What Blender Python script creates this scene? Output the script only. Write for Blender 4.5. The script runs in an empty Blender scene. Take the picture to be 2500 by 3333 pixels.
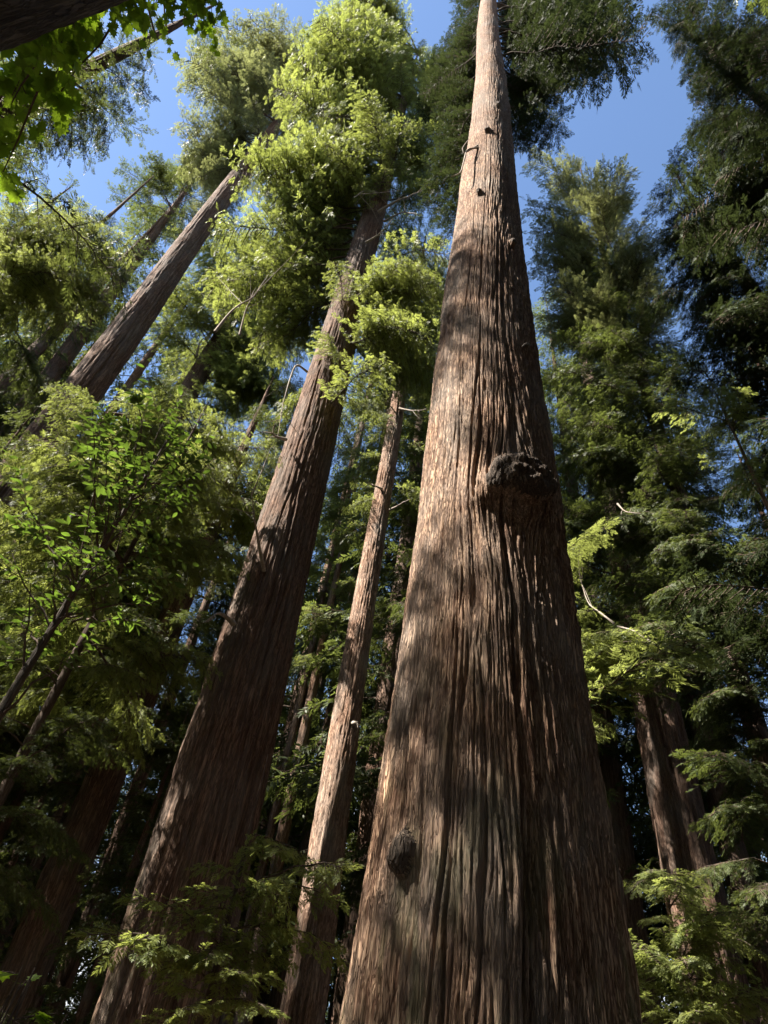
import bpy, math, random
import numpy as np
from mathutils import Vector, Matrix

# ------------------------------------------------------------------ camera
S = bpy.context.scene
COL = S.collection
CAM_H = 1.6
F_PX = 2312.0                       # focal length in photo pixels (2500 x 3333)
VPX, VPY = 330.0, 2106.0            # zenith vanishing point from the picture centre
ELEV = math.asin(F_PX / math.sqrt(VPX**2 + VPY**2 + F_PX**2))
ROLL = math.atan2(VPX, VPY)
FW = np.array([0, math.cos(ELEV), math.sin(ELEV)])
_u = np.array([0, -math.sin(ELEV), math.cos(ELEV)]); _r = np.array([1., 0, 0])
RT = math.cos(ROLL)*_r + math.sin(ROLL)*_u
UP = -math.sin(ROLL)*_r + math.cos(ROLL)*_u
cam_d = bpy.data.cameras.new('camera'); cam = bpy.data.objects.new('camera', cam_d); COL.objects.link(cam)
cam_d.sensor_fit = 'VERTICAL'; cam_d.sensor_height = 36.0; cam_d.lens = 36.0*F_PX/3333.0
cam_d.clip_end = 6000; cam_d.clip_start = 0.05
cam.matrix_world = Matrix(((RT[0], UP[0], -FW[0], 0), (RT[1], UP[1], -FW[1], 0), (RT[2], UP[2], -FW[2], CAM_H), (0, 0, 0, 1)))
S.camera = cam

# ------------------------------------------------------------------ sky, sun, exposure
SUN_AZ, SUN_EL = -110.0, 51.5       # azimuth from the view direction (+Y), clockwise
SUN_STRENGTH, SKY_STRENGTH, EXPOSURE = 5.0, 0.061, 2.28
w = bpy.data.worlds.new('World'); S.world = w; w.use_nodes = True
nt = w.node_tree; nt.nodes.clear()
out = nt.nodes.new('ShaderNodeOutputWorld'); bg = nt.nodes.new('ShaderNodeBackground')
sky = nt.nodes.new('ShaderNodeTexSky'); sky.sky_type = 'NISHITA'; sky.sun_disc = False
sky.sun_elevation = math.radians(SUN_EL); sky.sun_rotation = math.radians(SUN_AZ)
sky.air_density = 1.0; sky.dust_density = 0.2; sky.ozone_density = 3.0
tc = nt.nodes.new('ShaderNodeTexCoord'); sep = nt.nodes.new('ShaderNodeSeparateXYZ')
nt.links.new(tc.outputs['Generated'], sep.inputs[0])
low = nt.nodes.new('ShaderNodeMapRange'); low.inputs[1].default_value = 0.55; low.inputs[2].default_value = 0.30
nt.links.new(sep.outputs['Z'], low.inputs[0])
cn = nt.nodes.new('ShaderNodeTexNoise'); cn.inputs['Scale'].default_value = 3.2; cn.inputs['Detail'].default_value = 6
nt.links.new(tc.outputs['Generated'], cn.inputs['Vector'])
cr = nt.nodes.new('ShaderNodeMapRange'); cr.inputs[1].default_value = 0.42; cr.inputs[2].default_value = 0.6
nt.links.new(cn.outputs['Fac'], cr.inputs[0])
mul = nt.nodes.new('ShaderNodeMath'); mul.operation = 'MULTIPLY'
nt.links.new(low.outputs[0], mul.inputs[0]); nt.links.new(cr.outputs[0], mul.inputs[1])
mx = nt.nodes.new('ShaderNodeMix'); mx.data_type = 'RGBA'
nt.links.new(mul.outputs[0], mx.inputs[0]); nt.links.new(sky.outputs[0], mx.inputs[6])
mx.inputs[7].default_value = (5.5, 5.8, 6.2, 1)
nt.links.new(mx.outputs[2], bg.inputs[0]); bg.inputs[1].default_value = SKY_STRENGTH
nt.links.new(bg.outputs[0], out.inputs[0])

sd = bpy.data.lights.new('sun', 'SUN'); sun = bpy.data.objects.new('sun', sd); COL.objects.link(sun)
sd.energy = SUN_STRENGTH; sd.angle = math.radians(0.53); sd.color = (1.0, 0.93, 0.82)
_a, _e = math.radians(SUN_AZ), math.radians(SUN_EL)
SUNV = Vector((math.sin(_a)*math.cos(_e), math.cos(_a)*math.cos(_e), math.sin(_e)))
sun.rotation_euler = (-SUNV).to_track_quat('-Z', 'Y').to_euler(); sun.location = SUNV*120
S.view_settings.view_transform = 'Standard'; S.view_settings.look = 'None'
S.view_settings.exposure = EXPOSURE; S.view_settings.gamma = 1.0
try: S.view_settings.use_curve_mapping = False
except Exception: pass
S.cycles.max_bounces = 4; S.cycles.diffuse_bounces = 2; S.cycles.glossy_bounces = 2
S.cycles.transmission_bounces = 4; S.cycles.transparent_max_bounces = 4

# ------------------------------------------------------------------ pixel helpers
def ray(px, py):
    d = RT*(px-1250) + UP*(1666.5-py) + FW*F_PX
    return d/np.linalg.norm(d)
def at(px, py, D):
    """point at horizontal distance D from the camera along a photo pixel's direction"""
    d = ray(px, py); k = D/math.hypot(d[0], d[1])
    return np.array([d[0]*k, d[1]*k, d[2]*k + CAM_H])
def polar(az, D):
    a = math.radians(az); return np.array([math.sin(a)*D, math.cos(a)*D, 0.])
def project(P):
    Q = P - np.array([0, 0, CAM_H]); z = Q@FW; z = np.where(z < .05, .05, z)
    return 1250 + F_PX*(Q@RT)/z, 1666.5 - F_PX*(Q@UP)/z, np.hypot(Q[:, 0], Q[:, 1]), (Q@FW) > .1
def inside(px, py, poly):
    r = np.zeros(len(px), bool); n = len(poly)
    for i in range(n):
        x0, y0 = poly[i]; x1, y1 = poly[(i+1) % n]
        c = (y0 > py) != (y1 > py)
        r ^= c & (px < (x1-x0)*(py-y0)/((y1-y0) or 1e-9) + x0)
    return r
def zpoly(ox, oy, s, pts): return [(ox+s*x, oy+s*y) for x, y in pts]
SKY = [zpoly(0, 0, .5425, [(1380,-60),(1320,100),(1090,170),(1130,450),(1150,680),(1010,850),(850,950),(680,960),(800,930),(865,830),(930,680),(900,400),(1015,330),(1045,50),(1200,-60)]),
       zpoly(1600, 0, .5425, [(760,-60),(860,-60),(900,100),(1000,250),(1000,400),(1150,520),(1200,750),(1080,900),(960,1100),(900,1180),(860,1060),(740,1030),(690,1090),(680,950),(600,870),(450,920),(420,950),(400,850),(480,700),(400,650),(470,500),(560,420),(640,380),(740,420),(900,330),(920,240),(790,100)])]
# stretches of trunk that show clear of leaves: (polygon, horizontal distance of the trunk)
CLEAR = [([(1560,-50),(1535,400),(1470,900),(1340,1700),(1250,2400),(1090,3400),(2040,3400),(1930,2600),(1800,1600),(1730,900),(1630,-50)], 9.6),
         ([(1000,1180),(1150,1240),(1030,1880),(880,2650),(500,2650),(590,2350),(790,1880),(950,1280)], 16.5),
         ([(1090,1000),(1140,860),(1200,840),(1170,1010)], 16.5), ([(1170,800),(1190,660),(1290,620),(1260,800)], 16.5),
         ([(270,1220),(430,1000),(700,600),(800,560),(820,640),(640,880),(530,1130),(400,1340)], 27),
         ([(545,1400),(640,1180),(700,1090),(720,1120),(690,1220),(610,1400)], 36),
         ([(1040,2750),(1110,2350),(1220,1640),(1300,1280),(1345,1300),(1290,1640),(1190,2400),(1130,2750)], 25.5),
         ([(2020,2230),(2190,2230),(2350,2830),(2200,2830)], 31),
         ([(2300,1400),(2340,1380),(2520,1680),(2470,1700)], 14)]
def keep(P, sky=True):
    px, py, D, front = project(P)
    bad = np.zeros(len(P), bool)
    if sky:
        for p in SKY: bad |= inside(px, py, p)
    for p, d in CLEAR: bad |= inside(px, py, p) & (D < d)
    return ~(bad & front)

# sunbeams that reach the trunks through gaps between boughs: (trunk azimuth, distance, heights, clearance)
BEAMS = [(11.9, 8, np.arange(10, 40, 1.5), 1.5), (-10.2, 15, np.arange(17, 30, 1.0), 1.5), (-.3, 25, np.arange(9, 15, .8), 1.0), (-.3, 25, np.arange(22, 25, 1.), .7), (-37.0, 26, np.arange(34, 58, 1.5), 1.6)]
_sv = np.array(SUNV)
def in_beam(P, root_az):
    bad = np.zeros(len(P), bool)
    for az, D, hs, r in BEAMS:
        b = polar(az, D)
        for h in hs:
            q = P-(b+[0, 0, h]); t = q@_sv; d = np.linalg.norm(q-t[:, None]*_sv, axis=1)
            bad |= (t > .8) & (d < r)
    return bad

# ------------------------------------------------------------------ noise
_rs = np.random.RandomState(7)
_perm = np.concatenate([_rs.permutation(256)]*3).astype(np.int32)
_g = _rs.normal(size=(256, 3)); _g /= np.linalg.norm(_g, axis=1)[:, None]
def perlin(x, y, z):
    xi, yi, zi = np.floor(x).astype(np.int32), np.floor(y).astype(np.int32), np.floor(z).astype(np.int32)
    xf, yf, zf = x-xi, y-yi, z-zi
    u, v, ww = [t*t*t*(t*(t*6-15)+10) for t in (xf, yf, zf)]
    r = 0
    for dx in (0, 1):
        for dy in (0, 1):
            for dz in (0, 1):
                h = _perm[(_perm[(_perm[(xi+dx) & 255] + yi+dy) & 255] + zi+dz) & 255]
                g = _g[h]
                r = r + (g[..., 0]*(xf-dx)+g[..., 1]*(yf-dy)+g[..., 2]*(zf-dz))*(u if dx else 1-u)*(v if dy else 1-v)*(ww if dz else 1-ww)
    return r*1.5

# ------------------------------------------------------------------ materials
def new_mat(name):
    m = bpy.data.materials.new(name); m.use_nodes = True
    n = m.node_tree.nodes; n.clear(); return m, n, m.node_tree.links
def node(n, t, **k):
    x = n.new(t)
    for a, b in k.items(): setattr(x, a, b)
    return x
def ramp(n, stops):
    r = n.new('ShaderNodeValToRGB'); e = r.color_ramp.elements
    e[0].position, e[0].color = stops[0][0], (*stops[0][1], 1)
    e[1].position, e[1].color = stops[-1][0], (*stops[-1][1], 1)
    for p, c in stops[1:-1]: q = e.new(p); q.color = (*c, 1)
    return r
def bark_mat(name, c_lo, c_mid, c_hi, moss=0.0, fine=38.0, bump=0.9):
    m, n, l = new_mat(name)
    o = n.new('ShaderNodeOutputMaterial'); b = n.new('ShaderNodeBsdfPrincipled')
    b.inputs['Roughness'].default_value = .9; b.inputs['Specular IOR Level'].default_value = .15
    tc = n.new('ShaderNodeTexCoord')
    def stretched(sc, zs, detail=5):
        mp = n.new('ShaderNodeMapping'); mp.inputs['Scale'].default_value = (sc, sc, sc*zs)
        l.new(tc.outputs['Object'], mp.inputs[0]); t = n.new('ShaderNodeTexNoise')
        t.inputs['Scale'].default_value = 1; t.inputs['Detail'].default_value = detail; t.inputs['Roughness'].default_value = .62
        l.new(mp.outputs[0], t.inputs['Vector']); return t.outputs['Fac']
    a, f, big = stretched(9, .05), stretched(fine, .035, 4), stretched(.9, .5, 4)
    mi = n.new('ShaderNodeMath'); mi.operation = 'MULTIPLY_ADD'; mi.inputs[1].default_value = .55
    l.new(a, mi.inputs[0]); m2 = n.new('ShaderNodeMath'); m2.operation = 'MULTIPLY'; m2.inputs[1].default_value = .45
    l.new(f, m2.inputs[0]); l.new(m2.outputs[0], mi.inputs[2])
    rp0 = ramp(n, [(.34, c_lo), (.5, c_mid), (.66, c_hi)]); l.new(mi.outputs[0], rp0.inputs[0])
    def crack(sc, zs, w_):
        x = stretched(sc, zs, 2); y = n.new('ShaderNodeMath'); y.operation = 'SUBTRACT'; y.inputs[1].default_value = .5; l.new(x, y.inputs[0])
        z = n.new('ShaderNodeMath'); z.operation = 'ABSOLUTE'; l.new(y.outputs[0], z.inputs[0])
        q = n.new('ShaderNodeMapRange'); q.inputs[1].default_value = 0; q.inputs[2].default_value = w_; l.new(z.outputs[0], q.inputs[0]); return q.outputs[0]
    ck = n.new('ShaderNodeMath'); ck.operation = 'MULTIPLY'; l.new(crack(fine*.45, .06, .05), ck.inputs[0]); l.new(crack(fine*.9, .09, .07), ck.inputs[1])
    rp = n.new('ShaderNodeMix'); rp.data_type = 'RGBA'; l.new(ck.outputs[0], rp.inputs[0]); rp.inputs[6].default_value = (*c_lo, 1); l.new(rp0.outputs[0], rp.inputs[7])
    hh = n.new('ShaderNodeMath'); hh.operation = 'MULTIPLY_ADD'; hh.inputs[1].default_value = .6; l.new(ck.outputs[0], hh.inputs[0]); l.new(mi.outputs[0], hh.inputs[2])
    # broad patches: greyer weathered bark, a little moss near the ground
    gr = n.new('ShaderNodeMix'); gr.data_type = 'RGBA'
    mr = n.new('ShaderNodeMapRange'); mr.inputs[1].default_value = .42; mr.inputs[2].default_value = .68; mr.inputs[4].default_value = .55
    l.new(big, mr.inputs[0]); l.new(mr.outputs[0], gr.inputs[0]); l.new(rp.outputs[2], gr.inputs[6])
    g = sum(c_mid)/3; gr.inputs[7].default_value = (g*1.15, g*1.05, g*.92, 1)
    last = gr.outputs[2]
    if moss:
        sp = n.new('ShaderNodeSeparateXYZ'); l.new(tc.outputs['Object'], sp.inputs[0])
        hz = n.new('ShaderNodeMapRange'); hz.inputs[1].default_value = 8.0; hz.inputs[2].default_value = 2.0
        l.new(sp.outputs['Z'], hz.inputs[0])
        mn = n.new('ShaderNodeMapRange'); mn.inputs[1].default_value = .5; mn.inputs[2].default_value = .62
        l.new(stretched(3.0, .25), mn.inputs[0])
        mm = n.new('ShaderNodeMath'); mm.operation = 'MULTIPLY'; l.new(hz.outputs[0], mm.inputs[0]); l.new(mn.outputs[0], mm.inputs[1])
        m3 = n.new('ShaderNodeMath'); m3.operation = 'MULTIPLY'; m3.inputs[1].default_value = moss; l.new(mm.outputs[0], m3.inputs[0])
        mg = n.new('ShaderNodeMix'); mg.data_type = 'RGBA'; l.new(m3.outputs[0], mg.inputs[0]); l.new(last, mg.inputs[6])
        mg.inputs[7].default_value = (.13, .14, .06, 1); last = mg.outputs[2]
    l.new(last, b.inputs['Base Color'])
    bu = n.new('ShaderNodeBump'); bu.inputs['Strength'].default_value = bump; bu.inputs['Distance'].default_value = .04
    l.new(hh.outputs[0], bu.inputs['Height']); l.new(bu.outputs[0], b.inputs['Normal'])
    l.new(b.outputs[0], o.inputs[0]); return m
def leaf_mat(name, dark, light, trans, tfac=.4, rough=.5, spec=.22):
    m, n, l = new_mat(name)
    o = n.new('ShaderNodeOutputMaterial'); b = n.new('ShaderNodeBsdfPrincipled')
    b.inputs['Roughness'].default_value = rough; b.inputs['Specular IOR Level'].default_value = spec
    at_ = n.new('ShaderNodeAttribute'); at_.attribute_name = 'tone'
    oi = n.new('ShaderNodeObjectInfo'); ov = n.new('ShaderNodeMapRange'); ov.inputs[3].default_value = -.22; ov.inputs[4].default_value = .22
    l.new(oi.outputs['Random'], ov.inputs[0]); ad = n.new('ShaderNodeMath'); l.new(at_.outputs['Fac'], ad.inputs[0]); l.new(ov.outputs[0], ad.inputs[1])
    rp = ramp(n, [(0., dark), (1., light)]); l.new(ad.outputs[0], rp.inputs[0])
    l.new(rp.outputs[0], b.inputs['Base Color'])
    t = n.new('ShaderNodeBsdfTranslucent')
    tm = n.new('ShaderNodeMix'); tm.data_type = 'RGBA'; tm.blend_type = 'MIX'; tm.inputs[0].default_value = .6
    l.new(rp.outputs[0], tm.inputs[6]); tm.inputs[7].default_value = (*trans, 1)
    l.new(tm.outputs[2], t.inputs[0])
    mix = n.new('ShaderNodeMixShader'); mix.inputs[0].default_value = tfac
    l.new(b.outputs[0], mix.inputs[1]); l.new(t.outputs[0], mix.inputs[2]); l.new(mix.outputs[0], o.inputs[0])
    return m
M = {}
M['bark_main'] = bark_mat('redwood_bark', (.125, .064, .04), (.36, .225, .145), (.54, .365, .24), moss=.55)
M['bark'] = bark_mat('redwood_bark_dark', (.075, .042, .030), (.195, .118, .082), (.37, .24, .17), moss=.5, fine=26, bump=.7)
M['bark_slim'] = bark_mat('redwood_bark_pale', (.13, .07, .047), (.38, .24, .165), (.56, .39, .285), fine=24, bump=.8)
M['bark_grey'] = bark_mat('maple_bark', (.05, .04, .032), (.12, .095, .075), (.2, .165, .13), moss=.3, fine=30)
M['twig'] = bark_mat('twig_bark', (.05, .032, .024), (.11, .075, .055), (.19, .14, .105), bump=.2)
M['dead'] = bark_mat('dead_wood', (.2, .16, .125), (.36, .30, .25), (.5, .44, .38), bump=.2)
M['burl'] = bark_mat('burl_bark_shaded', (.045, .030, .022), (.11, .076, .055), (.20, .145, .105), fine=16, bump=1.0)  # dark grey-brown bark, deepened further for the shade under the burl
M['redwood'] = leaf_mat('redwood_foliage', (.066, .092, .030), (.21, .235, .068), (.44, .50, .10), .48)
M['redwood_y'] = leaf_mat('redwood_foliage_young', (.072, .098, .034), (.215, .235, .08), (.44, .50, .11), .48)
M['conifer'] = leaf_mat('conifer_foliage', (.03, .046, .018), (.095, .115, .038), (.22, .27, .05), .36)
M['needle_shade'] = leaf_mat('shade_dark_foliage', (.016, .027, .011), (.05, .066, .024), (.08, .105, .028), .22, .6, .08)  # near-black needles: the shade on crown undersides is put into the colour
M['pale'] = leaf_mat('pale_conifer_foliage', (.075, .088, .04), (.215, .22, .10), (.34, .37, .12), .40)  # olive needles, brightened to stand in for sunlight and haze
M['bay'] = leaf_mat('bay_foliage', (.025, .048, .012), (.075, .115, .025), (.20, .33, .03), .36, .35, .5)
M['maple'] = leaf_mat('maple_foliage', (.06, .12, .012), (.13, .21, .02), (.42, .62, .03), .55, .5, .3)
def ground_mat():
    m, n, l = new_mat('forest_duff'); o = n.new('ShaderNodeOutputMaterial'); b = n.new('ShaderNodeBsdfPrincipled')
    tc = n.new('ShaderNodeTexCoord'); t = n.new('ShaderNodeTexNoise'); t.inputs['Scale'].default_value = 3; t.inputs['Detail'].default_value = 8
    l.new(tc.outputs['Object'], t.inputs['Vector']); r = ramp(n, [(.3, (.035, .022, .014)), (.55, (.085, .055, .035)), (.75, (.06, .075, .025))])
    l.new(t.outputs['Fac'], r.inputs[0]); l.new(r.outputs[0], b.inputs['Base Color']); b.inputs['Roughness'].default_value = .95
    u = n.new('ShaderNodeBump'); u.inputs['Distance'].default_value = .05; l.new(t.outputs['Fac'], u.inputs['Height']); l.new(u.outputs[0], b.inputs['Normal'])
    l.new(b.outputs[0], o.inputs[0]); return m
M['ground'] = ground_mat()

# ------------------------------------------------------------------ mesh helpers
def mesh_np(name, V, Q, mat, tone=None, smooth=False):
    """V (n,3) floats, Q (m,4) quads"""
    me = bpy.data.meshes.new(name); V = np.ascontiguousarray(V, np.float32); Q = np.ascontiguousarray(Q, np.int32)
    me.vertices.add(len(V)); me.vertices.foreach_set('co', V.ravel())
    k = Q.shape[1]
    me.loops.add(Q.size); me.loops.foreach_set('vertex_index', Q.ravel())
    me.polygons.add(len(Q)); me.polygons.foreach_set('loop_start', np.arange(0, Q.size, k, dtype=np.int32))
    if smooth: me.polygons.foreach_set('use_smooth', np.ones(len(Q), bool))
    if tone is not None:
        a = me.attributes.new('tone', 'FLOAT', 'POINT'); a.data.foreach_set('value', np.ascontiguousarray(tone, np.float32))
    me.update(calc_edges=True); me.validate(); me.materials.append(mat); return me
def link(name, data, parent=None, loc=None):
    o = bpy.data.objects.new(name, data); COL.objects.link(o); o.parent = parent
    if loc is not None: o.location = loc
    return o
def thing(name, label, cat, loc, group=None):
    o = link(name, None, None, loc); o['label'] = label; o['category'] = cat; o.empty_display_size = .3
    if group: o['group'] = group
    return o

class Tubes:
    def __init__(s): s.V = []; s.Q = []; s.n = 0
    def add(s, pts, radii, sides=5):
        pts = np.asarray(pts, float); n = len(pts)
        d = np.gradient(pts, axis=0); d /= np.linalg.norm(d, axis=1)[:, None]+1e-9
        ref = np.array([0, 0, 1.]) if abs(d[0][2]) < .85 else np.array([1., 0, 0])
        a = np.cross(d, ref); a /= np.linalg.norm(a, axis=1)[:, None]+1e-9; b = np.cross(d, a)
        th = np.arange(sides)*2*math.pi/sides
        r = np.asarray(radii)[:, None, None]
        V = pts[:, None] + r*(np.cos(th)[None, :, None]*a[:, None] + np.sin(th)[None, :, None]*b[:, None])
        i = np.arange(n-1)[:, None]*sides; j = np.arange(sides)[None]; j2 = (j+1) % sides
        Q = np.stack([i+j, i+j2, i+sides+j2, i+sides+j], -1).reshape(-1, 4) + s.n
        s.V.append(V.reshape(-1, 3)); s.Q.append(Q); s.n += n*sides
    def mesh(s, name, mat, off=(0, 0, 0)):
        return mesh_np(name, np.concatenate(s.V)-np.asarray(off), np.concatenate(s.Q), mat, smooth=True)

# ------------------------------------------------------------------ trunks
def trunk_mesh(name, prof, mat, top, na, nz, seed, deep=1.0, lean=(0, 0), hero=None, freq=1.0, z0=-.3, sway=.25):
    """lathe with real fissured bark; prof = [(height, diameter)]"""
    rng = np.random.RandomState(seed)
    t = np.linspace(0, 1, nz); z = z0 + (top-z0)*(t**1.55*.75+t*.25)
    if hero: z = CAM_H+8*np.tan(np.linspace(math.atan((z0-CAM_H)/8), math.atan((top-CAM_H)/8), nz))
    hs, ds = zip(*prof); rad = np.interp(z, hs, ds)/2
    rad = rad + .22*rad[0]*np.exp(-np.maximum(z, 0)/.9)
    if hero:
        u = np.linspace(0, 1, na+1)[:-1]; th = hero['front'] + (u-.5)*2*math.pi - hero.get('squeeze', .45)*np.sin((u-.5)*2*math.pi)
    else: th = np.arange(na)*2*math.pi/na
    T, Z = np.meshgrid(th, z); R0 = np.repeat(rad[:, None], na, 1)
    rn = rad[nz//4]
    T2 = T + .02*perlin(np.cos(T)*2+seed, np.sin(T)*2, Z*.3)
    T2 = T2 + .06/rn*perlin(np.cos(T)*rn*1.3+seed*3.1, np.sin(T)*rn*1.3, Z*.28) + .03/rn*perlin(np.cos(T)*rn*5, np.sin(T)*rn*5+seed, Z*1.1)
    dm = np.full_like(T, deep)
    if hero:
        # ridges sweep round the burl, and spiral on the side away from the sun
        for (tb, zb, k, a, b) in hero['flow']:
            dth = (T-tb+math.pi) % (2*math.pi)-math.pi
            T2 = T2 - k*dth*np.exp(-(dth/a)**2-((Z-zb)/b)**2)
        rt = (T-hero['front']+math.pi) % (2*math.pi)-math.pi       # >0 = to the right seen from the camera
        side = 1/(1+np.exp(-(rt-.15)*5))
        T2 = T2 + side*.035*np.clip(Z-4, 0, 22)*np.exp(-((Z-12)/9)**2)
        dm = dm*(.45+1.05*side)*(1-.62*np.clip((Z-9)/18, 0, 1)*(1-.55*side))
    X, Y = np.cos(T2)*rn, np.sin(T2)*rn; s = seed*1.37
    g = lambda f, fz, o: perlin(X*f*freq+s+o, Y*f*freq-o, Z*fz*freq+o*.7)
    flute = g(1.1, .05, 0)
    f1 = g(4.2, .13, 11); f2 = g(9.5, .30, 23); f3 = g(19, .9, 37); f4 = g(30, 2.4, 51)
    gate = np.clip(.75+1.1*g(1.6, .2, 71), .15, 1.4)
    vee = lambda f, w_: np.clip(1-np.abs(f)/w_, 0, 1)**.8
    gr1 = vee(f1, .12)*gate; gr2 = vee(f2, .16)*np.clip(.8+.9*g(2.3, .3, 91), .1, 1.3); gr3 = vee(f3, .22)
    d = .10*flute - dm*(.13*gr1 + .06*gr2 + .028*gr3) + .022*dm*f4 + .014*dm*f2 + .012*g(60, 4.0, 83)
    sc = min(1., rn/1.0)**.6
    R = R0 + d*sc*(1.0 if not hero else 1.0)*np.clip(R0/rn, .45, 1.15)
    if hero:
        for (tb, zb, k, a, b) in hero['flow'][:1]:
            dth = (T-tb+math.pi) % (2*math.pi)-math.pi
            R = R + .20*np.exp(-(dth/.40)**2-((Z-zb-.05)/.55)**2)
        R = R + .035*perlin(np.cos(T)*1.6+9, np.sin(T)*1.6, Z*.45)
        masks = []
        for bi, (tb, zb, w_, h_, dep) in enumerate(hero['bumps']):
            dth = (T-tb+math.pi) % (2*math.pi)-math.pi; u_ = dth*R0/(w_/2); v_ = (Z-zb)/(h_/2); v_ = np.where(v_ < 0, v_*1.15, v_)
            nz1 = perlin(u_*1.1+bi*5, v_*1.1, v_*0+bi); nz2 = perlin(u_*3.2, v_*2.6+bi, v_*0+3); nz3 = perlin(u_*8, v_*6+bi, v_*0+8)
            rr = np.sqrt(u_*u_+v_*v_)*(1+.32*nz1+.10*nz2)
            dome = np.clip(1-rr**2.4, 0, 1)**.55
            R = np.where(rr < 1, R*(1-dome)+dome*(R0+.05), R) + dep*dome*(1+.30*nz1+.22*nz2-.16*np.abs(nz3)) + dep*.25*np.exp(-np.clip(rr-1, 0, 9)**2/.12)*(rr >= 1) + dep*.25*(rr < 1)*(1-dome)
            masks.append(rr < .96)
    ax = lean[0]*z + sway*perlin(z*.035+seed, z*0+.3, z*0+seed*.7); ay = lean[1]*z + sway*perlin(z*.035+seed, z*0+7.3, z*0+seed*.7)
    ax -= np.interp(0, z, ax); ay -= np.interp(0, z, ay)
    V = np.stack([np.cos(T)*R+ax[:, None], np.sin(T)*R+ay[:, None], Z], -1).reshape(-1, 3)
    i = np.arange(nz-1)[:, None]*na; j = np.arange(na)[None]; j2 = (j+1) % na
    Q = np.stack([i+j, i+j2, i+na+j2, i+na+j], -1).reshape(-1, 4)
    parts = []
    if hero:
        fm = [m[:-1].reshape(-1) for m in masks]; taken = np.zeros(len(Q), bool)
        for m in fm: parts.append(Q[m & ~taken]); taken |= m
        Q = Q[~taken]
        parts = [(V[np.unique(q)], np.searchsorted(np.unique(q), q)) for q in parts]
        hero['parts'] = parts
    me = mesh_np(name, V, Q, mat, smooth=True)
    def axis(h): return np.array([np.interp(h, z, ax), np.interp(h, z, ay), h])
    axis.top = top
    def radius(h): return float(np.interp(h, z, rad))
    return me, axis, radius

# ------------------------------------------------------------------ foliage
def spray_template(rng, pairs=6, wide=.17):
    B = []                                         # base, direction, side, length, width
    for i in range(pairs):
        x = .05+.85*i/pairs
        for s in (-1, 1):
            a = math.radians(rng.uniform(38, 62)-18*i/pairs)
            d = np.array([math.cos(a), s*math.sin(a), rng.uniform(-.30, .10)]); d /= np.linalg.norm(d)
            B.append((np.array([x+rng.uniform(-.04, .04), 0, -.12*x*x]), d, (.46-.22*i/pairs)*rng.uniform(.75, 1.2), wide*rng.uniform(.75, 1.2)))
    B.append((np.array([.72, 0, -.07]), np.array([.97, 0, -.22]), .4, wide))
    P = np.array([b[0] for b in B]); D = np.array([b[1] for b in B]); L = np.array([b[2] for b in B]); W = np.array([b[3] for b in B])
    N = np.cross(D, np.cross(np.array([0, 0, 1.]), D)); N += rng.normal(0, .28, N.shape)
    Sd = np.cross(N, D); Sd /= np.linalg.norm(Sd, axis=1)[:, None]
    return np.stack([P, P+D*(L*.5)[:, None]+Sd*(W/2)[:, None], P+D*L[:, None], P+D*(L*.5)[:, None]-Sd*(W/2)[:, None]], 1)   # (n,4,3)
class Foliage:
    def __init__(s): s.C = []; s.X = []; s.N = []; s.S = []
    def add(s, c, x, n, size): s.C.append(c); s.X.append(x); s.N.append(n); s.S.append(size)
    def arrays(s, seed, wide=.17, pairs=6):
        rng = np.random.RandomState(seed)
        C = np.concatenate(s.C); X = np.concatenate(s.X); N = np.concatenate(s.N); Sz = np.concatenate(s.S)
        X = X/np.linalg.norm(X, axis=1)[:, None]
        Y = np.cross(N, X); Y /= np.linalg.norm(Y, axis=1)[:, None]+1e-9; Nn = np.cross(X, Y)
        VV = []; TT = []; which = rng.randint(0, 4, len(C)); tone_s = np.clip(rng.normal(.45, .22, len(C)), 0, 1)
        for k in range(4):
            t = spray_template(rng, pairs, wide); m = which == k
            if not m.any(): continue
            c, x, y, n_, z = C[m], X[m], Y[m], Nn[m], Sz[m]
            V = c[:, None, None] + z[:, None, None, None]*(t[None, ..., 0:1]*x[:, None, None]+t[None, ..., 1:2]*y[:, None, None]+t[None, ..., 2:3]*n_[:, None, None])
            VV.append(V.reshape(-1, 3))
            TT.append(np.repeat(np.clip(tone_s[m][:, None]+rng.normal(0, .13, (m.sum(), t.shape[0])), 0, 1).reshape(-1), 4))
        return np.concatenate(VV), np.concatenate(TT)

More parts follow.
